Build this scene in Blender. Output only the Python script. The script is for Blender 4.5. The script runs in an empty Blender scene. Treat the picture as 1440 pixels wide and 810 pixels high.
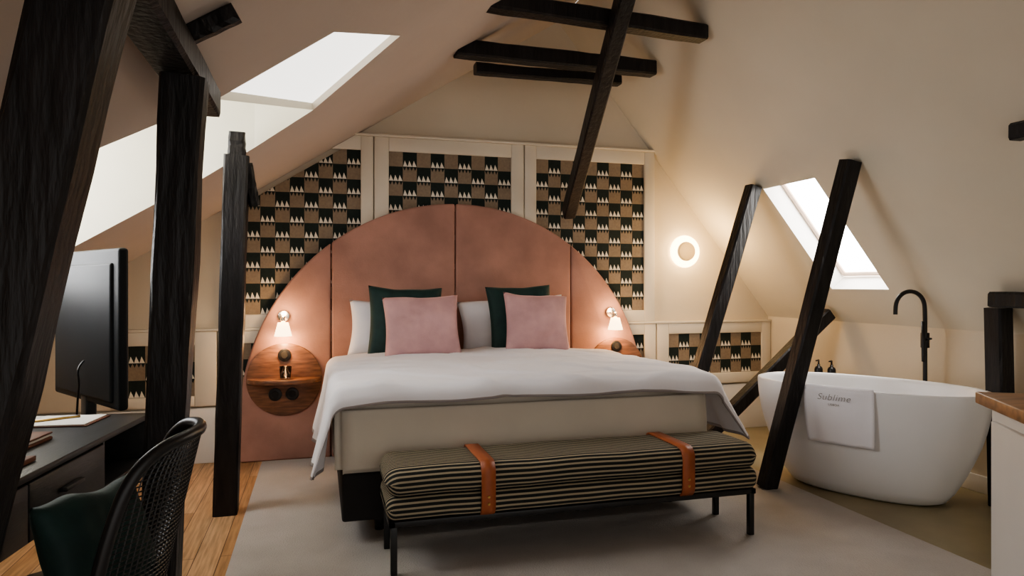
import bpy, bmesh, math, random
from mathutils import Vector, Matrix, noise
from mathutils.geometry import tessellate_polygon
random.seed(3)
D=bpy.data; S=bpy.context.scene
def link(o): S.collection.objects.link(o); return o
# ------------------------------------------------ materials
def M(name,col,rough=.6,metal=0,var=.06,vs=6,bump=0,bs=60,sheen=0,stretch=(1,1,1),spec=.5,coat=0,col2=None,alpha=None,trans=0):
    m=D.materials.new(name); m.use_nodes=True; nt=m.node_tree; b=nt.nodes['Principled BSDF']
    tc=nt.nodes.new('ShaderNodeTexCoord'); mp=nt.nodes.new('ShaderNodeMapping'); mp.inputs['Scale'].default_value=stretch
    nt.links.new(tc.outputs['Object'],mp.inputs[0])
    n=nt.nodes.new('ShaderNodeTexNoise'); n.inputs['Scale'].default_value=vs; n.inputs['Detail'].default_value=5
    nt.links.new(mp.outputs[0],n.inputs['Vector'])
    r=nt.nodes.new('ShaderNodeValToRGB'); r.color_ramp.elements[0].position=.3; r.color_ramp.elements[1].position=.7
    c2=col2 or [min(1,c*(1+var)) for c in col]; c1=[c*(1-var) for c in col]
    r.color_ramp.elements[0].color=(*c1,1); r.color_ramp.elements[1].color=(*c2,1)
    nt.links.new(n.outputs['Fac'],r.inputs[0]); nt.links.new(r.outputs[0],b.inputs['Base Color'])
    b.inputs['Roughness'].default_value=rough; b.inputs['Metallic'].default_value=metal
    b.inputs['Specular IOR Level'].default_value=spec
    if sheen: b.inputs['Sheen Weight'].default_value=sheen; b.inputs['Sheen Roughness'].default_value=.4; b.inputs['Sheen Tint'].default_value=(*[min(1,c*1.6+.1) for c in col],1)
    if coat: b.inputs['Coat Weight'].default_value=coat
    if trans: b.inputs['Transmission Weight'].default_value=trans
    if bump:
        n2=nt.nodes.new('ShaderNodeTexNoise'); n2.inputs['Scale'].default_value=bs; n2.inputs['Detail'].default_value=4
        nt.links.new(mp.outputs[0],n2.inputs['Vector'])
        bp=nt.nodes.new('ShaderNodeBump'); bp.inputs['Strength'].default_value=bump; bp.inputs['Distance'].default_value=.01
        nt.links.new(n2.outputs['Fac'],bp.inputs['Height']); nt.links.new(bp.outputs[0],b.inputs['Normal'])
    return m
def E(name,col,st):
    m=D.materials.new(name); m.use_nodes=True; nt=m.node_tree; b=nt.nodes['Principled BSDF']
    b.inputs['Base Color'].default_value=(*col,1); b.inputs['Emission Color'].default_value=(*col,1); b.inputs['Emission Strength'].default_value=st
    return m
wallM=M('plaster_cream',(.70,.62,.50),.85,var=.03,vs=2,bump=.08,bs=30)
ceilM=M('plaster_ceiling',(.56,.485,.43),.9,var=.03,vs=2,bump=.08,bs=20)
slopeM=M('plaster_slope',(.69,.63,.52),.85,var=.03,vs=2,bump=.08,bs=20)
panelM=M('panel_paint',(.76,.69,.58),.6,var=.02)
recM=M('dormer_paint',(.70,.66,.54),.8,var=.02)
discM=M('lamp_disc_paint',(.34,.27,.17),.6,var=.02)
whiteP=M('white_paint',(.80,.78,.75),.5,var=.02)
beamM=M('black_timber',(.012,.0105,.011),.45,var=.6,vs=8,bump=.6,bs=16,stretch=(3,3,.5),spec=.38)
blackM=M('black_metal',(.012,.012,.013),.38,var=.1,spec=.5)
matBlk=M('black_fabric',(.02,.018,.018),.8,var=.1)
inkM=M('grey_thread',(.26,.25,.25),.8,var=.05)
velP=M('velvet_terracotta',(.42,.235,.19),.85,var=.2,vs=3.5,bump=.12,bs=90,sheen=.4,spec=.2)
velPk=M('velvet_pink',(.56,.34,.345),.75,var=.14,vs=8,bump=.1,bs=100,sheen=.5)
velG=M('velvet_green',(.008,.035,.032),.7,var=.3,vs=12,bump=.1,bs=100,sheen=.35)
whiteF=M('white_linen',(.87,.86,.91),.85,var=.02,vs=4,bump=.1,bs=25,sheen=.1)
creamF=M('cream_sheet',(.70,.64,.55),.85,var=.03,vs=4,bump=.2,bs=10)
greyF=M('grey_piping',(.40,.36,.36),.8)
walnut=M('walnut',(.19,.088,.050),.4,var=.45,vs=5,stretch=(2,8,14),bump=.05,coat=.2)
oakTop=M('oak_counter',(.36,.19,.09),.4,var=.3,vs=5,stretch=(1.5,9,9))
rugM=M('rug_wool',(.50,.475,.455),.95,var=.08,vs=4,bump=.6,bs=140,sheen=.2)
tileM=M('tile_olive',(.32,.27,.165),.35,var=.18,vs=2.5,bump=.03)
tubM=M('tub_composite',(.85,.85,.86),.32,var=.01,coat=.15)
leather=M('tan_leather',(.38,.11,.045),.45,var=.15,vs=14,bump=.1,bs=120)
tanC=M('fabric_tan',(.28,.215,.155),.8,var=.1,vs=60)
dkC=M('fabric_darkgreen',(.009,.018,.015),.8,var=.2,vs=60)
crC=M('fabric_cream',(.82,.76,.66),.8,var=.05)
chrome=M('brushed_chrome',(.6,.58,.55),.25,1,var=.02)
brass=M('brass',(.6,.4,.15),.3,1,var=.02)
glassM=M('clear_glass',(.9,.9,.88),.05,var=0,trans=1)
deskM=M('desk_dark',(.030,.030,.031),.42,var=.2,vs=5,stretch=(9,1,9),bump=.08,bs=30)
paperM=M('paper',(.75,.72,.66),.7)
leatherB=M('brown_leather',(.14,.05,.025),.5,var=.2)
tvM=M('tv_shell',(.010,.012,.014),.5,var=.05,spec=.22)
shadeM=E('lamp_shade_glow',(1,.70,.38),5.0)
ringM=E('ring_glow',(1,.76,.40),8)
skyM=E('daylight_glass',(1,.985,.95),11)
patchM=E('lit_patch_glow',(1,.98,.93),1.7)  # emission imitating the daylit patch on the left slope, not glass
winM=E('daylight_window',(.97,.98,1),10)

# ------------------------------------------------ mesh helpers
def mesh(name,vs,fs,mat,smooth=False,mats=None,mi=None):
    me=D.meshes.new(name); me.from_pydata([tuple(v) for v in vs],[],fs); 
    for m in (mats or [mat]): me.materials.append(m)
    if mi: 
        for p,i in zip(me.polygons,mi): p.material_index=i
    bm=bmesh.new(); bm.from_mesh(me); 
    if smooth is not None: bmesh.ops.recalc_face_normals(bm,faces=bm.faces)
    bm.to_mesh(me); bm.free()
    if smooth: 
        for p in me.polygons: p.use_smooth=True
    me.update(); return link(D.objects.new(name,me))
def bev(o,w,seg=2):
    b=o.modifiers.new('bevel','BEVEL'); b.width=w; b.segments=seg; b.limit_method='ANGLE'; b.angle_limit=.6
    for p in o.data.polygons: p.use_smooth=True
    return o
def box(name,x0,x1,y0,y1,z0,z1,mat,b=.004,seg=2):
    vs=[(x,y,z) for x in (x0,x1) for y in (y0,y1) for z in (z0,z1)]
    fs=[(0,1,3,2),(4,6,7,5),(0,4,5,1),(2,3,7,6),(0,2,6,4),(1,5,7,3)]
    o=mesh(name,vs,fs,mat)
    if b: bev(o,b,seg)
    return o
def beam(name,p0,p1,w,d,mat=None,side=(0,1,0),jit=.003,seg=14,w1=None):
    mat=mat or beamM; p0=Vector(p0); p1=Vector(p1); dr=(p1-p0).normalized()
    yv=Vector(side); yv=(yv-dr*yv.dot(dr)).normalized(); xv=yv.cross(dr); c=.010
    vs=[];fs=[];sd=random.random()*50; w0=w
    for i in range(seg+1):
        p=p0.lerp(p1,i/seg); w=w0+((w1 or w0)-w0)*i/seg
        prof=[(-w/2+c,-d/2),(w/2-c,-d/2),(w/2,-d/2+c),(w/2,d/2-c),(w/2-c,d/2),(-w/2+c,d/2),(-w/2,d/2-c),(-w/2,-d/2+c)]
        for k,(a,b) in enumerate(prof):
            j=noise.noise(Vector((sd,i*.45,k*.35)))*jit*2
            vs.append(p+xv*(a+j)+yv*(b+j*.7))
    for i in range(seg):
        for k in range(8):
            k2=(k+1)%8; fs.append((i*8+k,i*8+k2,i*8+8+k2,i*8+8+k))
    fs.append(tuple(range(8))); fs.append(tuple(seg*8+k for k in range(8)))
    o=mesh(name,vs,fs,mat); return o
def cyl(name,p0,p1,r0,r1,mat,n=28,b=0):
    p0=Vector(p0);p1=Vector(p1);d=(p1-p0).normalized()
    a=Vector((0,0,1)) if abs(d.z)<.9 else Vector((1,0,0)); u=d.cross(a).normalized(); v=d.cross(u)
    vs=[p+u*r*math.cos(2*math.pi*k/n)+v*r*math.sin(2*math.pi*k/n) for p,r in((p0,r0),(p1,r1)) for k in range(n)]
    fs=[(k,(k+1)%n,n+(k+1)%n,n+k) for k in range(n)]+[tuple(range(n)),tuple(range(n,2*n))]
    o=mesh(name,vs,fs,mat)
    for p in o.data.polygons: p.use_smooth=len(p.vertices)==4
    if b: bev(o,b)
    return o
def tube(name,pts,r,mat,cyclic=False,res=8):
    c=D.curves.new(name,'CURVE'); c.dimensions='3D'; c.bevel_depth=r; c.bevel_resolution=3; c.use_fill_caps=True
    s=c.splines.new('NURBS'); s.points.add(len(pts)-1)
    for q,p in zip(s.points,pts): q.co=(*p,1)
    s.order_u=3; s.use_endpoint_u=not cyclic; s.use_cyclic_u=cyclic; s.resolution_u=res
    c.materials.append(mat); return link(D.objects.new(name,c))
def lathe(name,prof,c,mat,n=32):
    vs=[];fs=[]
    for r,z in prof:
        for k in range(n): vs.append((c[0]+r*math.cos(2*math.pi*k/n),c[1]+r*math.sin(2*math.pi*k/n),c[2]+z))
    for i in range(len(prof)-1):
        for k in range(n): fs.append((i*n+k,i*n+(k+1)%n,(i+1)*n+(k+1)%n,(i+1)*n+k))
    return mesh(name,vs,fs,mat,True)
def group(name,objs,loc=(0,0,0),rz=0):
    e=D.objects.new(name,None); e.empty_display_size=.1; link(e)
    for o in objs: o.parent=e
    e.location=loc; e.rotation_euler=(0,0,rz); return e
def poly(name,pts2,fn,mat,holes=[]):
    loops=[[Vector((a,b,0)) for a,b in pts2]]+[[Vector((a,b,0)) for a,b in h] for h in holes]
    allp=[p for l in loops for p in l]; tri=tessellate_polygon(loops)
    return mesh(name,[fn(p.x,p.y) for p in allp],[tuple(t) for t in tri],mat)

# ------------------------------------------------ room shell
fl=lambda x: 2.256+.634*(x-.235)     # left slope height
fr=lambda x: 5.414-1.22*x            # right slope height
KL,KR,YB,YF=-1.75,3.676,5.0,-1.6
AX=1.786; AZ=fl(AX)
poly('wall_back',[(KL,0),(KR,0),(KR,fr(KR)),(AX,AZ),(KL,fl(KL))],lambda a,b:(a,YB,b),wallM)
poly('wall_left',[(YF,0),(YB,0),(YB,fl(KL)),(YF,fl(KL))],lambda a,b:(KL,a,b),wallM)
poly('wall_right',[(YF,0),(YB,0),(YB,fr(KR)),(YF,fr(KR))],lambda a,b:(KR,a,b),wallM)
# sloping ceilings
glow_quad=[(.054,2.63),(.355,3.13),(-.03,3.62),(-.361,2.70)]  # outline of the bright daylight patch beside the recess
hole=[(.054,2.63),(.355,3.13),(-.03,3.62),(-.32,3.74),(-.595,3.80),(-1.13,3.76),(-1.5,3.76),(-1.5,2.58),(-.707,2.58),(-.361,2.70)]
sky=[(2.92,3.52),(3.48,3.52),(3.48,4.02),(2.92,4.02)]
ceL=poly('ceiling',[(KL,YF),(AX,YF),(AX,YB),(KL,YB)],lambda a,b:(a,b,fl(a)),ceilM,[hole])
ceR=poly('ceiling_slope_right',[(AX,YF),(KR,YF),(KR,YB),(AX,YB)],lambda a,b:(a,b,fr(a)),slopeM,[sky]); ceR.parent=ceL
# dormer recess
rec=[(-.03,3.62),(-.32,3.74),(-.595,3.80),(-1.13,3.76),(-1.5,3.76),(-1.5,2.58),(-.707,2.58),(-.361,2.70)]
vs=[];fs=[]
n=len(rec)
for a,b in rec: vs.append((a,b,fl(a)))
for a,b in rec: vs.append((a,b,2.30))
for i in range(n): fs.append((i,(i+1)%n,n+(i+1)%n,n+i))
fs.append(tuple(range(n,2*n)))
fs=[f for i,f in enumerate(fs) if i!=4]
dorm=mesh('dormer_recess',vs,fs,recM); dorm.parent=ceL
g=[]
g.append(box('window_pane',-1.53,-1.51,2.62,3.72,1.2,2.27,winM,0))
for nm,a in (('frame_bottom',(2.58,3.76,1.157,1.22)),('frame_top',(2.58,3.76,2.24,2.30)),('frame_left',(2.58,2.64,1.157,2.3)),('frame_right',(3.70,3.76,1.157,2.3)),('mullion',(3.15,3.19,1.2,2.27))):
    g.append(box(nm,-1.505,-1.46,*a,whiteP))
group('window_1',g)
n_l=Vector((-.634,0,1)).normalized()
pp=[Vector((a,b,fl(a))) for a,b in glow_quad]
gp=mesh('glow_quad',[p+n_l*.03 for p in pp],[(0,1,2,3)],patchM)  # added glowing quad stands in for daylight falling on this patch
gr=[gp]
fsd=[];vsd=[]
for p in pp: vsd+= [p,p+n_l*.035]
for i in range(4): j=(i+1)%4; fsd.append((2*i,2*j,2*j+1,2*i+1))
gr.append(mesh('reveal',vsd,fsd,panelM)); group('lit_patch',gr)  # shallow rim around the added glow, no real window here
# right skylight
n_r=Vector((1.22,0,1)).normalized(); pq=[Vector((a,b,fr(a))) for a,b in sky]; dep=.16
vsd=[];fsd=[]
for p in pq: vsd+=[p,p+n_r*dep]
for i in range(4): j=(i+1)%4; fsd.append((2*i,2*j,2*j+1,2*i+1))
g=[mesh('reveal',vsd,fsd,whiteP),mesh('glow_quad',[p+n_r*dep for p in pq],[(0,1,2,3)],skyM)]
pineM=M('pine_frame',(.62,.48,.38),.5)
for i in range(4):
    j=(i+1)%4; c=sum(pq,Vector())/4; q0=pq[i]+(c-pq[i])*.05+n_r*(dep-.02); q1=pq[j]+(c-pq[j])*.05+n_r*(dep-.02)
    g.append(beam('frame_%d'%i,q0,q1,.03,.03,pineM,side=n_r,jit=0))
group('window_3',g)
# floor
fo=mesh('floor',[(KL,YF,0),(2.7,YF,0),(2.7,YB,0),(KL,YB,0),(KR,YF,0),(KR,YB,0)],[(0,1,2,3),(1,4,5,2)],None,mats=[D.materials.new('oak_planks'),tileM],mi=[0,1])
m=D.materials['oak_planks']; m.use_nodes=True; nt=m.node_tree; b=nt.nodes['Principled BSDF']; b.inputs['Roughness'].default_value=.42
tc=nt.nodes.new('ShaderNodeTexCoord'); mp=nt.nodes.new('ShaderNodeMapping'); mp.inputs['Rotation'].default_value=(0,0,math.pi/2)
br=nt.nodes.new('ShaderNodeTexBrick'); br.inputs['Scale'].default_value=1; br.inputs['Brick Width'].default_value=1.3; br.inputs['Row Height'].default_value=.105; br.inputs['Mortar Size'].default_value=.0018
br.inputs['Color1'].default_value=(.48,.28,.14,1); br.inputs['Color2'].default_value=(.66,.43,.25,1); br.inputs['Mortar'].default_value=(.08,.04,.02,1)
mp2=nt.nodes.new('ShaderNodeMapping'); mp2.inputs['Scale'].default_value=(28,1.6,1); nz=nt.nodes.new('ShaderNodeTexNoise'); nz.inputs['Scale'].default_value=2.5; nz.inputs['Detail'].default_value=7
mx=nt.nodes.new('ShaderNodeMix'); mx.data_type='RGBA'; mx.blend_type='MULTIPLY'; mx.inputs[0].default_value=.75
rp=nt.nodes.new('ShaderNodeValToRGB'); rp.color_ramp.elements[0].color=(.45,.4,.35,1); rp.color_ramp.elements[0].position=.3; rp.color_ramp.elements[1].color=(1.1,1.05,1,1); rp.color_ramp.elements[1].position=.65
for a,c in ((tc.outputs['Object'],mp.inputs[0]),(tc.outputs['Object'],mp2.inputs[0]),(mp.outputs[0],br.inputs[0]),(mp2.outputs[0],nz.inputs[0]),(nz.outputs[0],rp.inputs[0]),(br.outputs[0],mx.inputs[6]),(rp.outputs[0],mx.inputs[7]),(mx.outputs[2],b.inputs['Base Color'])): nt.links.new(a,c)
box('rug',-.370,2.69,.3,4.86,.001,.016,rugM,.005)
box('baseboard_back',KL,-.53,4.965,5,0,.37,whiteP)
box('baseboard_back_right',2.49,KR,4.965,5,0,.37,whiteP)
box('baseboard_right',3.66,KR,YF,4.96,0,.10,whiteP)

# ------------------------------------------------ wall panels with patterned fabric
def clip(o,off=0):
    bm=bmesh.new(); bm.from_mesh(o.data)
    bmesh.ops.bisect_plane(bm,geom=bm.verts[:]+bm.edges[:]+bm.faces[:],plane_co=(.235,0,2.256-off),plane_no=Vector((-.634,0,1)).normalized(),clear_outer=True)
    bm.to_mesh(o.data); bm.free(); return o
def fabric(x0,x1,z0,z1,y,cl=False):
    vs=[];fs=[];mi=[]
    def q(pts,m):
        b=len(vs); vs.extend(pts); fs.append(tuple(range(b,b+len(pts)))); mi.append(m)
    nx=round((x1-x0)/.102); w=(x1-x0)/nx; nz=max(1,round((z1-z0)/.108)); h=(z1-z0)/nz
    for i in range(nx):
        for j in range(nz):
            a=x0+i*w; zt=z1-j*h; d=(i+j)%2
            q([(a,y,zt-h),(a+w,y,zt-h),(a+w,y,zt),(a,y,zt)],1 if d else 0)
            if d:
                for k in range(4):
                    t0=a+w*k/4; q([(t0,y-.0008,zt-h+.0),(t0+w/4,y-.0008,zt-h),(t0+w/8,y-.0008,zt-h-.028)] if j<nz-1 else [(t0,y-.0008,zt-h),(t0+w/4,y-.0008,zt-h),(t0+w/8,y-.0008,zt-h+.01)],1)
                for k in range(3):
                    t0=a+w*.02+k*w*.32; q([(t0,y-.0012,zt-h+.002),(t0+w*.32,y-.0012,zt-h+.002),(t0+w*.12,y-.0012,zt-h+.046)],2)
    o=mesh('fabric',vs,fs,None,smooth=None,mats=[tanC,dkC,crC],mi=mi)
    if cl: clip(o,.045)
    return o
def panel(name,X0,X1,Z0,Z1,x0,x1,z0,z1,cl=False,yb=5.0):
    g=[fabric(x0,x1,z0,z1,4.972,cl)]
    for nm,a in (('stile_l',(X0,x0,Z0,Z1)),('stile_r',(x1,X1,Z0,Z1)),('rail_b',(x0,x1,Z0,z0)),('rail_t',(x0,x1,z1,Z1))):
        o=box(nm,a[0],a[1],4.955,yb,a[2],a[3],panelM,0)
        if cl: clip(o,.004)
        bev(o,.004); g.append(o)
    return group(name,g)
panel('wall_panel',-.60,.371,.905,2.257,-.485,.285,.995,2.157,True)
panel('wall_panel',.379,1.493,.905,2.257,.481,1.395,.995,2.158)
panel('wall_panel',1.501,2.588,.905,2.257,1.593,2.499,.995,2.158)
panel('wall_panel',-1.74,-.664,.385,.885,-1.30,-.80,.455,.795)
panel('wall_panel',-.656,2.60,.385,.885,-.55,2.50,.47,.80)
panel('wall_panel',2.61,3.67,.385,.885,2.715,3.585,.47,.80)
box('trim_1',KL,3.67,4.945,5,.886,.904,panelM,.004)
box('trim_2',.24,2.60,4.94,5,2.258,2.276,panelM,.004)

# ------------------------------------------------ headboard
cx,R,zc=.974,1.488,.30; yh=4.90
def top(x): return zc+math.sqrt(max(0,R*R-(x-cx)**2))
g=[]
xs=[cx-R,.081,.956,1.853,cx+R]
for k in range(4):
    a,b=xs[k]+.003*(k>0),xs[k+1]-.003*(k<3); N=28
    pts=[(a,.002),(b,.002)]
    for i in range(N+1):
        t=i/N
        if k==3: x=cx+R*math.cos(t*math.acos((a-cx)/R)); 
        elif k==0:
            th0=math.acos((b-cx)/R); x=cx+R*math.cos(th0+(math.pi-th0)*t)
        else: x=b+(a-b)*t
        pts.append((x,top(x)))
    vs=[(p[0],yh,p[1]) for p in pts]+[(p[0],4.95,p[1]) for p in pts]; n=len(pts)
    fs=[tuple(range(n)),tuple(range(n,2*n))]+[(i,(i+1)%n,n+(i+1)%n,n+i) for i in range(n)]
    o=mesh('upholstered_section_%d'%k,vs,fs,velP); bev(o,.014,3); g.append(o)
group('headboard',g)

# ------------------------------------------------ bedside shelves + sconces
def bedside(x,z,R_):
    g=[cyl('backing_disc',(x,4.899,z),(x,4.884,z),R_,R_,walnut,64,.003)]
    n=24; r=R_-.007; pts=[(x+r*math.cos(math.pi*i/n),4.884-.16*math.sin(math.pi*i/n)) for i in range(n+1)]
    z0=z-.018
    vs=[(a,b,z0) for a,b in pts]+[(a,b,z0+.03) for a,b in pts]; m_=n+1
    fs=[tuple(range(m_)),tuple(range(m_,2*m_))]+[(i,(i+1)%m_,m_+(i+1)%m_,m_+i) for i in range(m_)]
    s=mesh('shelf',vs,fs,walnut); bev(s,.004); g.append(s)
    for dx,dz in ((0,.165),(-.06,-.10),(.05,-.10)):
        g.append(cyl('socket',(x+dx,4.884,z+dz),(x+dx,4.872,z+dz),.044,.042,blackM,32,.002))
        g.append(cyl('socket_core',(x+dx,4.872,z+dz),(x+dx,4.869,z+dz),.024,.022,matBlk,24))
    group('bedside_shelf',g)
    g=[lathe('tumbler',[(.001,.002),(.030,.002),(.034,.01),(.040,.085),(.037,.085),(.031,.012),(.001,.01)],(x+.01,4.80,z+.0125),glassM),
       lathe('water',[(.001,.012),(.030,.012),(.034,.05),(.001,.05)],(x+.01,4.80,z+.0125),glassM)]
    group('water_glass',g)
def sconce(x,z):
    g=[cyl('wall_plate',(x,4.899,z),(x,4.875,z),.040,.038,chrome,32,.003),cyl('arm',(x,4.88,z),(x,4.80,z-.005),.008,.008,chrome,16),
       cyl('neck',(x,4.80,z+.005),(x,4.80,z-.045),.011,.014,chrome,20)]
    g.append(lathe('shade',[(.032,-.04),(.034,-.04),(.057,-.13),(.054,-.13),(.032,-.042)],(x,4.80,z),shadeM))
    group('wall_sconce',g)
    for dz,p in ((-.15,3.6),(.03,2.0)):
        l=D.lights.new('sconce_bulb','POINT'); l.energy=p; l.color=(1,.64,.32); l.shadow_soft_size=.03
        o=link(D.objects.new('sconce_bulb',l)); o.location=(x,4.80,z+dz)
bedside(-.227,.555,.245); sconce(-.232,.985)
bedside(2.22,.555,.232); sconce(2.175,.985)
# round wall light
X,Z=2.864,1.468
g=[cyl('back_plate',(X,4.999,Z),(X,4.965,Z),.06,.06,panelM,40),cyl('glow_ring',(X,4.97,Z),(X,4.95,Z),.132,.126,ringM,64,.004),cyl('front_disc',(X,4.949,Z),(X,4.925,Z),.080,.074,discM,56,.006)]
group('round_wall_light',g)
l=D.lights.new('ring_led','POINT'); l.energy=9; l.color=(1,.66,.30); l.shadow_soft_size=.08
o=link(D.objects.new('ring_led',l)); o.location=(X+.02,4.70,Z+.02)

# ------------------------------------------------ bed
BX0,BX1,BY0,BY1=.070,1.985,3.19,4.88
g=[box('base',BX0+.03,BX1-.01,BY0+.02,BY1,.11,.33,matBlk,.012)]
for x in (.28,.73,1.30,1.84):
    for y in (3.36,4.0,4.7): g.append(cyl('leg',(x,y,.017),(x,y,.115),.022,.026,blackM,16))
bm=bmesh.new(); bmesh.ops.create_cube(bm,size=1)
for v in bm.verts: v.co=Vector(((BX0+BX1)/2+v.co.x*(BX1-BX0),(BY0+BY1)/2+v.co.y*(BY1-BY0),.4875+v.co.z*.345))
bmesh.ops.bevel(bm,geom=[e for e in bm.edges],offset=.035,segments=4,affect='EDGES')
bmesh.ops.subdivide_edges(bm,edges=[e for e in bm.edges if e.calc_length()>.2],cuts=30,use_grid_fill=True)
for v in bm.verts:
    nn=noise.noise(Vector((v.co.x*3,v.co.y*3,v.co.z*1.2)))*.018
    sag=.012*math.sin((v.co.z-.31)/.345*math.pi)
    v.co.y-=nn+(sag if v.co.y<3.5 else 0); v.co.x+=nn*.6
me=D.meshes.new('mattress'); bm.to_mesh(me); bm.free(); me.materials.append(creamF)
for p in me.polygons: p.use_smooth=True
g.append(link(D.objects.new('mattress_with_sheet',me)))
group('bed',g)
# duvet
hw=.985; bcx=1.045; yF=3.155; yH=4.60; sL=.31; sR=.25; fo_=.070
NX,NY=150,120
def fall(o,r=.06):
    if o<=0: return 0,0
    q=r*math.pi/2
    if o<q: a=o/r; return r*math.sin(a), r*(1-math.cos(a))
    return r, r+(o-q)
vs=[];fs=[];mi=[]
for j in range(NY+1):
    tv=j/NY; 
    for i in range(NX+1):
        s=-hw-sL-.05+(2*hw+sL+sR+.1)*i/NX
        yy=yH-(yH-yF+fo_+.010*noise.noise(Vector((s*2.2,4,4))))*tv
        hx=hw-.05
        ox,dzx=fall(abs(s)-hx); oy,dzy=fall(yF+.05-yy)
        sg=1 if s>0 else -1
        x=bcx+(s if abs(s)<hx else sg*(hx+ox)); y=yy if yy>yF+.05 else yF+.05-oy
        hang=max(0,dzx-.05)
        z=.712-dzx-dzy*max(0,1-hang*3)+.03*(1-min(1,(abs(s)/hw))**4)
        p=Vector((s*1.5,yy*1.8,3)); wr=noise.noise(p)*.020+noise.noise(p*2.3)*.009
        rid=0
        for q_,amp in ((Vector((s*2.2+yy*2.4,yy*2.2-s*.8,7)),.014),(Vector((s*1.4-yy*2.8,yy*3+s,17)),.010)):
            rid+=amp*max(0,1-abs(noise.noise(q_))*5)
        if dzx<.05: z+=(wr+rid*.8)*(1 if dzy<.02 else .5)
        if hang>0:
            fold=math.sin(yy*15+noise.noise(Vector((yy*3,1,1)))*4)*.5+.5
            x+=sg*(hang*.22*(.55+.6*fold)+ (.32*hang if sg>0 else 0))
        if dzy>.0 and dzx<.05: y-=.016*noise.noise(Vector((s*4,0,0)))
        vs.append((x,y,z))
for j in range(NY):
    for i in range(NX):
        a=j*(NX+1)+i; fs.append((a,a+1,a+NX+2,a+NX+1)); mi.append(1 if (j==NY-1 or i<1 or i>=NX-1) else 0)
o=mesh('duvet',vs,fs,None,True,mats=[whiteF,greyF],mi=mi)
so=o.modifiers.new('thick','SOLIDIFY'); so.thickness=.018; so.offset=0
# pillows
def pillow(name,x,y,z,w,h,d,rx,ry,rz,mat,sd=0):
    N=26; vs=[];fs=[]
    for s in (-1,1):
        for j in range(N+1):
            for i in range(N+1):
                u=-1+2*i/N; v=-1+2*j/N
                px=u*w/2*(1-.07*math.cos(v*math.pi/2)); pz=v*h/2*(1-.07*math.cos(u*math.pi/2))
                t=max(0,(1-u*u)*(1-v*v))**.42*d/2*(1+.25*noise.noise(Vector((u*1.6+sd,v*1.6,s+sd))))
                t+=(1-abs(u)**3)*(1-abs(v)**3)*noise.noise(Vector((u*4,v*4,sd+s*3)))*.009
                vs.append((px,s*t,pz+.012*noise.noise(Vector((u*1.5,sd,2)))*(1 if v>0 else 0)))
    n=(N+1)**2
    for k in range(2):
        for j in range(N):
            for i in range(N):
                a=k*n+j*(N+1)+i; fs.append((a,a+1,a+N+2,a+N+1))
    o=mesh(name,vs,fs,mat,True)
    bm=bmesh.new(); bm.from_mesh(o.data); bmesh.ops.remove_doubles(bm,verts=bm.verts,dist=.0008); bmesh.ops.recalc_face_normals(bm,faces=bm.faces); bm.to_mesh(o.data); bm.free()
    o.location=(x,y,z); o.rotation_euler=tuple(math.radians(a) for a in (rx,ry,rz)); return o
pillow('white_pillow',.57,4.78,.885,.76,.39,.15,-12,3,0,whiteF,1)
pillow('white_pillow',1.36,4.78,.895,.80,.42,.15,-12,-3,0,whiteF,5)
pillow('green_cushion',.56,4.62,.950,.50,.48,.12,-15,2,0,velG,2)
pillow('green_cushion',1.375,4.63,.960,.48,.48,.12,-15,-2,0,velG,3)
pillow('pink_cushion',.645,4.44,.928,.50,.41,.14,-16,-1,0,velPk,4)
pillow('pink_cushion',1.43,4.44,.938,.46,.41,.14,-16,2,0,velPk,6)

# ------------------------------------------------ bench
stripe=D.materials.new('striped_ticking'); stripe.use_nodes=True; nt=stripe.node_tree; b=nt.nodes['Principled BSDF']; b.inputs['Roughness'].default_value=.85
uv=nt.nodes.new('ShaderNodeUVMap'); uv.uv_map='UVMap'; sx=nt.nodes.new('ShaderNodeSeparateXYZ'); ml=nt.nodes.new('ShaderNodeMath'); ml.operation='MULTIPLY'; ml.inputs[1].default_value=1/.0215
fr_=nt.nodes.new('ShaderNodeMath'); fr_.operation='FRACT'; gt=nt.nodes.new('ShaderNodeMath'); gt.operation='GREATER_THAN'; gt.inputs[1].default_value=.60
mx=nt.nodes.new('ShaderNodeMix'); mx.data_type='RGBA'; mx.inputs[6].default_value=(.011,.013,.012,1); mx.inputs[7].default_value=(.37,.315,.22,1)
for a,c in ((uv.outputs[0],sx.inputs[0]),(sx.outputs['Y'],ml.inputs[0]),(ml.outputs[0],fr_.inputs[0]),(fr_.outputs[0],gt.inputs[0]),(gt.outputs[0],mx.inputs[0]),(mx.outputs[2],b.inputs['Base Color'])): nt.links.new(a,c)
def rrect(y0,y1,z0,z1,r,n=7):
    pts=[]
    for cy,cz,a0 in ((y1-r,z1-r,0),(y0+r,z1-r,90),(y0+r,z0+r,180),(y1-r,z0+r,270)):
        for i in range(n+1):
            a=math.radians(a0+90*i/n); pts.append((cy+r*math.cos(a),cz+r*math.sin(a)))
    return pts
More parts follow.
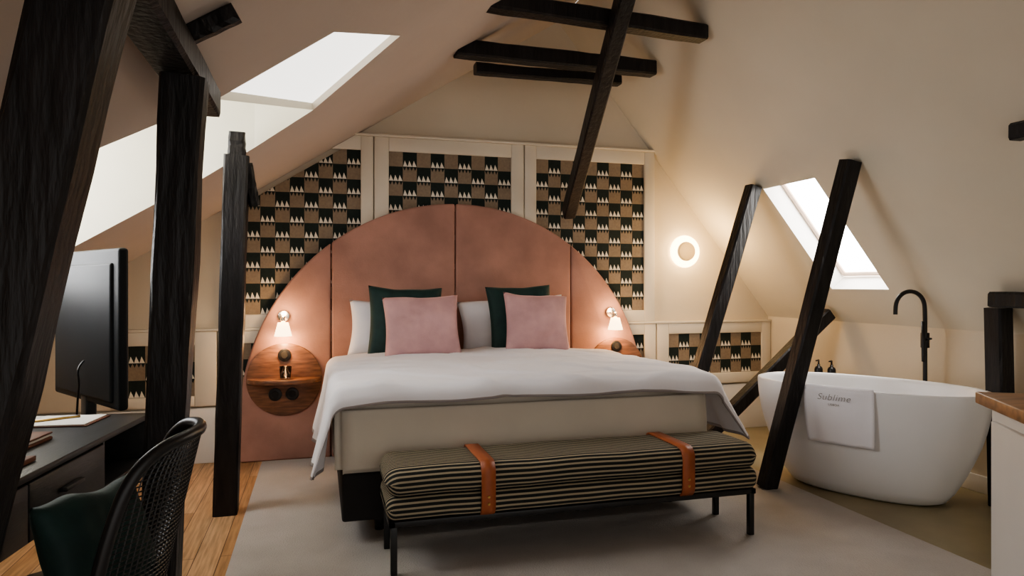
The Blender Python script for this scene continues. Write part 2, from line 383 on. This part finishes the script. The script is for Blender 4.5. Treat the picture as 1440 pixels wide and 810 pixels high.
def cushion(name,x0,x1,y0,y1,z0,z1,r,mat):
    prof=rrect(y0,y1,z0,z1,r); ym=(y0+y1)/2; zm=(z0+z1)/2; n=len(prof)
    per=[0]
    for i in range(n): a=prof[i]; c=prof[(i+1)%n]; per.append(per[-1]+math.dist(a,c))
    K=6
    rings=[(x0+r*(1-math.cos(math.pi/2*k/K)),r*(1-math.sin(math.pi/2*k/K))) for k in range(K+1)]
    xs=[(a,ins) for a,ins in rings]+[(x0+(x1-x0)*k/20,0) for k in range(2,19)]+[(x1-(a-x0),ins) for a,ins in reversed(rings)]
    vs=[];fs=[];uvs=[]
    for a,ins in xs:
        for (y,z) in prof:
            dy=min(ins,abs(y-ym)); dz=min(ins,abs(z-zm))
            bul=.004*noise.noise(Vector((a*5,y*4,z*4)))
            vs.append((a,y+ (dy if y<ym else -dy),z+(dz if z<zm else -dz)+bul))
    m_=len(xs)
    me=D.meshes.new(name)
    for i in range(m_-1):
        for k in range(n):
            k2=(k+1)%n; fs.append((i*n+k,i*n+k2,(i+1)*n+k2,(i+1)*n+k)); uvs+= [(xs[i][0],per[k]),(xs[i][0],per[k+1]),(xs[i+1][0],per[k+1]),(xs[i+1][0],per[k])]
    me.from_pydata(vs,[],fs+[tuple(range(n)),tuple((m_-1)*n+k for k in range(n))]); 
    ul=me.uv_layers.new(name='UVMap')
    for li in range(len(ul.data)):
        if li<len(uvs): ul.data[li].uv=uvs[li]
        else: v=vs[me.loops[li].vertex_index]; ul.data[li].uv=(v[1],v[2])
    me.materials.append(mat)
    for p in me.polygons: p.use_smooth=True
    return link(D.objects.new(name,me))
bx0,bx1,by0,by1=.262,1.995,2.775,3.13
g=[cushion('lower_cushion',bx0,bx1,by0,by1,.236,.335,.035,stripe),cushion('upper_cushion',bx0-.005,bx1+.005,by0-.008,by1+.005,.328,.452,.058,stripe)]
for x in (.680,1.615):
    pr=rrect(by0-.014,by1+.012,.228,.461,.05); n=len(pr)
    pi=rrect(by0-.004,by1+.002,.238,.451,.045)
    vs=[(xx,a,c) for xx in (x-.030,x+.030) for a,c in pr]+[(xx,a,c) for xx in (x-.030,x+.030) for a,c in pi]
    fs=[]
    for k in range(n):
        k2=(k+1)%n; fs+=[(k,k2,n+k2,n+k),(2*n+k,2*n+k2,3*n+k2,3*n+k),(k,k2,2*n+k2,2*n+k),(n+k,n+k2,3*n+k2,3*n+k)]
    g.append(mesh('leather_strap',vs,fs,leather,True))
    g.append(cyl('strap_stud',(x,by0-.013,.285),(x,by0-.019,.285),.006,.005,brass,14))
    g.append(cyl('strap_stud',(x,by0-.013,.315),(x,by0-.019,.315),.006,.005,brass,14))
for nm,a in (('rail_front',(bx0+.01,bx1-.01,2.79,2.815)),('rail_back',(bx0+.01,bx1-.01,3.09,3.115)),('rail_left',(bx0+.01,bx0+.035,2.79,3.115)),('rail_right',(bx1-.035,bx1-.01,2.79,3.115))):
    g.append(box(nm,*a,.212,.236,blackM,.002))
for x in (bx0+.03,bx1-.03):
    for y in (2.805,3.10): g.append(box('leg',x-.013,x+.013,y-.013,y+.013,.017,.225,blackM,.002))
group('striped_bench',g)

# ------------------------------------------------ timbers
beam('timber_brace',(-.755,1.35,.0),(-.372,1.35,1.80),.125,.12)
beam('timber_post',(-.445,2.09,0),(-.355,2.05,1.765),.088,.10,w1=.112)
beam('timber_purlin',(-.375,.6,1.815),(-.375,2.50,1.815),.11,.09,side=(0,0,1))
beam('timber_brace',(-.37,2.0,1.85),(-.215,1.98,1.935),.045,.05,side=(-.5,0,1))
g=[beam('shaft',(-.47,3.85,0),(-.392,3.62,1.84),.115,.10),beam('tenon',(-.392,3.62,1.80),(-.388,3.60,1.95),.075,.075),beam('peg_block',(-.345,3.62,1.80),(-.315,3.68,1.60),.05,.05)]
group('timber_post',g)
beam('timber_collar',(.86,3.50,2.695),(2.20,3.60,2.69),.09,.10)
beam('timber_collar',(.80,4.10,2.64),(2.19,4.22,2.67),.10,.10)
beam('timber_collar',(1.0,4.45,2.64),(2.07,4.50,2.66),.07,.08)
beam('timber_strut',(1.50,2.92,3.00),(1.825,4.88,1.74),.105,.09,side=(1,0,0))
beam('timber_brace',(2.515,3.43,0.017),(2.86,3.16,1.89),.095,.09)
beam('timber_brace',(2.28,4.10,0.017),(2.87,4.06,1.87),.09,.09)
beam('timber_brace',(2.44,4.20,0.017),(3.57,4.16,.99),.09,.09)
beam('timber_post',(3.54,2.82,0),(3.51,2.82,1.075),.10,.10)
beam('timber_purlin',(3.435,2.78,1.12),(3.435,1.6,1.12),.09,.08,side=(0,0,1))
beam('timber_purlin',(2.86,2.22,1.85),(2.86,1.2,1.85),.08,.07,side=(0,0,1))

# ------------------------------------------------ bathtub
TC=Vector((3.075,3.285,0)); dv=Vector((.488,-.873,0)).normalized(); nv=Vector((-.873,-.488,0)).normalized()
TA,TB,TH=.62,.345,.62
def tubp(phi,u):
    s=.66+.34*math.sin(u*math.pi/2)**.9 if u>0 else .66
    e=2.35; c,sn=math.cos(phi),math.sin(phi)
    a=TA*s*math.copysign(abs(c)**(2/e),c); b=TB*(s*.92+.08*u)*math.copysign(abs(sn)**(2/e),sn)
    return TC+dv*a+nv*b+Vector((0,0,TH*u))
N=72; vs=[];fs=[]
rings=[]
rings.append([tubp(2*math.pi*k/N,0).lerp(TC,.10) +Vector((0,0,.003)) for k in range(N)])
rings.append([tubp(2*math.pi*k/N,.03).lerp(TC+Vector((0,0,.02)),.02) for k in range(N)])
for i in range(1,15): u=.04+.95*i/14; rings.append([tubp(2*math.pi*k/N,u) for k in range(N)])
def inset(phi,z,f): p=tubp(phi,1); q=TC.copy(); q.z=0; return Vector((q.x+(p.x-q.x)*f,q.y+(p.y-q.y)*f,z))
for f,z in ((.995,TH+.003),(.975,TH+.006),(.955,TH+.001),(.94,TH-.02),(.90,.48),(.85,.35),(.76,.22),(.60,.16),(.3,.15),(.02,.15)):
    rings.append([inset(2*math.pi*k/N,z,f) for k in range(N)])
for r in rings: vs+=r
for i in range(len(rings)-1):
    for k in range(N): fs.append((i*N+k,i*N+(k+1)%N,(i+1)*N+(k+1)%N,(i+1)*N+k))
fs.append(tuple(range(N)))
mesh('freestanding_bathtub',vs,fs,tubM,True)
# towel
ph0,ph1=math.radians(79),math.radians(106); vs=[];fs=[]; NU=20
path=[]
for j in range(18): path.append(('o',.50+.50*j/17))
path+= [('i',.985,TH+.016),('i',.955,TH+.014),('i',.93,TH-.02),('i',.905,TH-.10),('i',.89,TH-.16)]
for q in path:
    for k in range(NU+1):
        ph=ph0+(ph1-ph0)*k/NU
        if q[0]=='o':
            p=tubp(ph,q[1]); out=(p-TC); out.z=0; out.normalize(); p=p+out*(.010+.004*math.sin(k*.9+q[1]*3)+.03*(1-q[1])**1.0)
        else:
            p=inset(ph,q[2],q[1]); 
        vs.append(p)
for j in range(len(path)-1):
    for k in range(NU): a=j*(NU+1)+k; fs.append((a,a+1,a+NU+2,a+NU+1))
tw=mesh('cloth',vs,fs,whiteF,True); sm=tw.modifiers.new('s','SOLIDIFY'); sm.thickness=.006
phm=(ph0+ph1)/2; pt=tubp(phm,.90); out=(pt-TC); out.z=0; out.normalize()
tg=(tubp(ph0,.9)-tubp(ph1,.9)).normalized(); tg.z=0; tg.normalize()
parts=[tw]
for s,sz,dz in (('Sublime',.052,0),('LISBOA',.017,-.030)):
    cu=D.curves.new('embroidery','FONT'); cu.body=s; cu.size=sz; cu.align_x='CENTER'; cu.extrude=.0005; cu.offset=-.0007 if dz==0 else 0; cu.shear=.35 if dz==0 else 0; cu.space_character=1.1; cu.materials.append(inkM)
    t=link(D.objects.new('embroidery',cu)); nrm=tg.cross(Vector((0,0,1))); 
    if nrm.dot(out)<0: nrm=-nrm; tg=-tg
    upv=(Vector((0,0,1))+out*.16).normalized(); nn=tg.cross(upv).normalized()
    t.matrix_world=Matrix.Translation(tubp(phm,.90)+out*.026+upv*dz)@Matrix((tg,upv,nn)).transposed().to_4x4(); parts.append(t)
group('bath_towel',parts)
# faucet
fx,fy=3.50,3.27
pts=[(fx,fy,.0),(fx,fy,.4),(fx,fy,.8),(fx,fy,1.05)]+[(fx-.09+.09*math.cos(a),fy+.02*(1-math.cos(a)),1.06+.10*math.sin(a)) for a in [math.pi*k/8 for k in range(1,9)]]+[(fx-.18,fy+.04,1.02)]
g=[tube('riser',pts,.0125,blackM),cyl('floor_flange',(fx,fy,.001),(fx,fy,.015),.05,.045,blackM),cyl('mixer_body',(fx,fy,.82),(fx,fy,.91),.024,.024,blackM,24,.003),
   cyl('lever',(fx,fy,.87),(fx-.03,fy-.07,.88),.008,.006,blackM),cyl('handset',(fx-.035,fy-.02,.74),(fx-.035,fy-.02,.98),.009,.012,blackM),cyl('bracket',(fx,fy,.86),(fx-.035,fy-.02,.86),.01,.01,blackM)]
group('freestanding_bath_tap',g)
# bottle stool
bx,by=3.46,4.02
g=[cyl('seat',(bx,by,.48),(bx,by,.51),.13,.13,walnut,40,.004)]
for k in range(3): a=k*2.094; g.append(cyl('leg',(bx+.11*math.cos(a),by+.11*math.sin(a),0),(bx+.07*math.cos(a),by+.07*math.sin(a),.48),.012,.014,walnut,14))
group('side_stool',g)
for dx,dy in ((-.05,.05),(.0,-.02)):
    g=[lathe('bottle',[(.001,.001),(.026,.001),(.028,.01),(.028,.09),(.022,.105),(.010,.112),(.010,.125),(.001,.125)],(bx+dx,by+dy,.511),blackM),
       cyl('pump',(bx+dx,by+dy,.63),(bx+dx,by+dy,.665),.006,.006,blackM,12),cyl('nozzle',(bx+dx,by+dy,.663),(bx+dx-.03,by+dy-.01,.661),.006,.005,blackM,12)]
    group('soap_bottle',g)

# ------------------------------------------------ counter right
e1=Vector((-.53,-.85,0)).normalized(); e2=Vector((.85,-.53,0)).normalized(); C0=Vector((1.77,1.49,0))
def quadbox(name,c,a,b,i,z0,z1,mat,bv=.004):
    p=[c+e1*i+e2*i,c+e1*(a-i)+e2*i,c+e1*(a-i)+e2*(b-i),c+e1*i+e2*(b-i)]
    vs=[q+Vector((0,0,z0)) for q in p]+[q+Vector((0,0,z1)) for q in p]
    return bev(mesh(name,vs,[(0,1,2,3),(4,5,6,7)]+[(k,(k+1)%4,4+(k+1)%4,4+k) for k in range(4)],mat),bv)
g=[quadbox('wood_top',C0,.55,1.0,0,.868,.90,oakTop),quadbox('cabinet_body',C0,.55,1.0,.03,.30,.868,whiteP)]
for a,b in ((.03,.03),(.47,.03),(.03,.92),(.47,.92)):
    g.append(quadbox('leg',C0+e1*a+e2*b,.05,.05,0,.017,.32,whiteP))
g.append(quadbox('door_panel',C0+e1*.06+e2*.018,.43,.02,0,.36,.83,whiteP,.003))
group('washstand_cabinet',g)

# ------------------------------------------------ desk (local coords, front-far corner origin)
g=[box('top',-.55,0,-1.33,0,.70,.72,deskM,.003),box('bottom',-.53,-.006,-1.32,-.01,.54,.555,deskM,.002),box('side_far',-.55,0,-.018,0,.54,.70,deskM,.002),box('side_near',-.55,0,-1.33,-1.312,.54,.70,deskM,.002),
   box('divider',-.5,-.004,-.40,-.385,.555,.70,deskM,.002),box('back',-.55,-.535,-1.33,0,.54,.70,deskM,.002),
   box('drawer_front',-.018,.002,-.84,-.402,.545,.695,deskM,.003),box('drawer_front_2',-.018,.002,-1.31,-.846,.545,.695,deskM,.003),
   box('handle',.002,.022,-.69,-.58,.628,.640,blackM,.003),box('handle_2',.002,.022,-1.15,-1.04,.628,.640,blackM,.003)]
for x in (-.50,-.05):
    for y in (-1.27,-.06): g.append(cyl('leg',(x,y,.0),(x,y,.54),.014,.016,chrome,16))
DL=(-.608,2.83,0); DR=math.radians(-6.8)
group('writing_desk',g,DL,DR)
g=[box('cover',-.33,-.14,-.64,-.42,.721,.730,leatherB,.002),box('pages',-.325,-.145,-.635,-.425,.730,.738,paperM,.001),box('front_cover',-.33,-.14,-.64,-.42,.738,.744,leatherB,.002)]
group('leather_notebook',g,DL,DR)
g=[box('lower_book',-.24,-.05,-.90,-.70,.721,.735,leatherB,.003),box('upper_book',-.22,-.07,-.88,-.72,.736,.748,leatherB,.003)]
group('stacked_notebooks',g,DL,DR)
g=[box('cover',-.40,-.12,-.24,-.05,.7205,.7245,leatherB,.0005),box('sheet',-.39,-.13,-.235,-.055,.7245,.728,paperM,.0005),cyl('pencil',(-.34,-.20,.732),(-.20,-.10,.732),.004,.004,brass,10)]
group('notepad',g,DL,DR)
g=[lathe('body',[(.001,0),(.035,0),(.045,.02),(.045,.20),(.03,.235),(.022,.25),(.001,.25)],(-.46,-.05,.721),whiteP),cyl('stem',(-.46,-.05,.97),(-.46,-.05,1.0),.018,.018,chrome)]
group('ceramic_bottle',g,DL,DR)
# television on floor stand
c0=Vector((-.69,2.80,0)); c1=Vector((-1.086,3.385,0)); u=(c1-c0).normalized(); w=Vector((-u.y,u.x,0))
def obox(name,s0,s1,t0,t1,z0,z1,mat,b=.006):
    p=[c0+u*s+w*t for s,t in((s0,t0),(s1,t0),(s1,t1),(s0,t1))]
    vs=[q+Vector((0,0,z0)) for q in p]+[q+Vector((0,0,z1)) for q in p]
    return bev(mesh(name,vs,[(0,1,2,3),(4,5,6,7)]+[(k,(k+1)%4,4+(k+1)%4,4+k) for k in range(4)],mat),b,3)
L=(c1-c0).length
g=[obox('screen_panel',0,L,-.018,.018,.735,1.335,tvM,.012),obox('rear_housing',.05,L-.05,.010,.030,.76,1.28,tvM,.014),obox('pole',L/2-.03,L/2+.03,-.02,.02,.02,.76,blackM),obox('foot',L/2-.24,L/2+.24,-.15,.15,.0,.02,blackM)]
group('television',g)
tube('television_cable',[c0+u*.3+w*(.035)+Vector((0,0,.90)),c0+u*.27+w*.07+Vector((0,0,.88)),c0+u*.27+w*.06+Vector((0,0,.82)),c0+u*.32+w*.05+Vector((0,0,.76)),c0+u*.34+w*.05+Vector((0,0,.60)),c0+u*.3+w*.08+Vector((0,0,.02))],.004,blackM)

# ------------------------------------------------ chair
cyx=Vector((-.365,1.70,0))
def back(p,q): return cyx+Vector((.02+.085*q-.10*p*p,.21*p*(1-.10*q),.50+.37*q))
hoop=[back(-1,-.6),back(-1,-.2),back(-1,.2),back(-1,.6),back(-.95,.85),back(-.75,.97),back(-.4,1.0),back(0,1.0),back(.4,1.0),back(.75,.97),back(.95,.85),back(1,.6),back(1,.2),back(1,-.2),back(1,-.6)]
g=[tube('back_hoop',hoop,.014,blackM),tube('back_rail',[back(-.98,.08),back(-.5,.06),back(0,.06),back(.5,.06),back(.98,.08)],.011,blackM)]
N=32; vs=[];fs=[]
for j in range(N+1):
    q=.08+.90*j/N; lim=.97 if q<.75 else .97*(1-((q-.75)/.25)**2.5*.28)
    for i in range(N+1): vs.append(back((-1+2*i/N)*lim,q))
for j in range(N):
    for i in range(N): a=j*(N+1)+i; fs.append((a,a+1,a+N+2,a+N+1))
cane=mesh('cane_back',vs,fs,blackM); wf=cane.modifiers.new('w','WIREFRAME'); wf.thickness=.0035; g.append(cane)
n=40; sp=[]
for k in range(n):
    a=2*math.pi*k/n; c,s=math.cos(a),math.sin(a); sp.append((-.575+.205*math.copysign(abs(c)**.6,c),1.70+.21*math.copysign(abs(s)**.6,s)))
vs=[(a,b_,.435) for a,b_ in sp]+[(a,b_,.465) for a,b_ in sp]
g.append(bev(mesh('seat',vs,[tuple(range(n)),tuple(range(n,2*n))]+[(k,(k+1)%n,n+(k+1)%n,n+k) for k in range(n)],blackM),.008))
for x,y,xx,yy in ((-.74,1.53,-.76,1.51),(-.74,1.87,-.76,1.89),(-.40,1.53,-.39,1.50),(-.40,1.87,-.39,1.90)): g.append(cyl('leg',(xx,yy,0),(x,y,.44),.013,.017,blackM,16))
group('cane_back_chair',g)
pillow('green_velvet_cushion',-.475,1.73,.61,.31,.27,.12,-20,3,68,velG,9)

# ------------------------------------------------ light & world
w_=D.worlds.new('sky'); S.world=w_; w_.use_nodes=True; bg=w_.node_tree.nodes['Background']; bg.inputs[0].default_value=(1,.97,.93,1); bg.inputs[1].default_value=1.0
S.view_settings.view_transform='AgX'
try: S.view_settings.look='AgX - Medium High Contrast'
except Exception: pass
S.view_settings.exposure=.15
cd=D.cameras.new('camera'); cam=link(D.objects.new('camera',cd)); cam.location=(0,0,1.2); cam.rotation_euler=(math.pi/2,0,math.radians(-15.77))
cd.lens=24; cd.sensor_width=36; cd.shift_y=-5/1440; cd.clip_start=.05
S.camera=cam
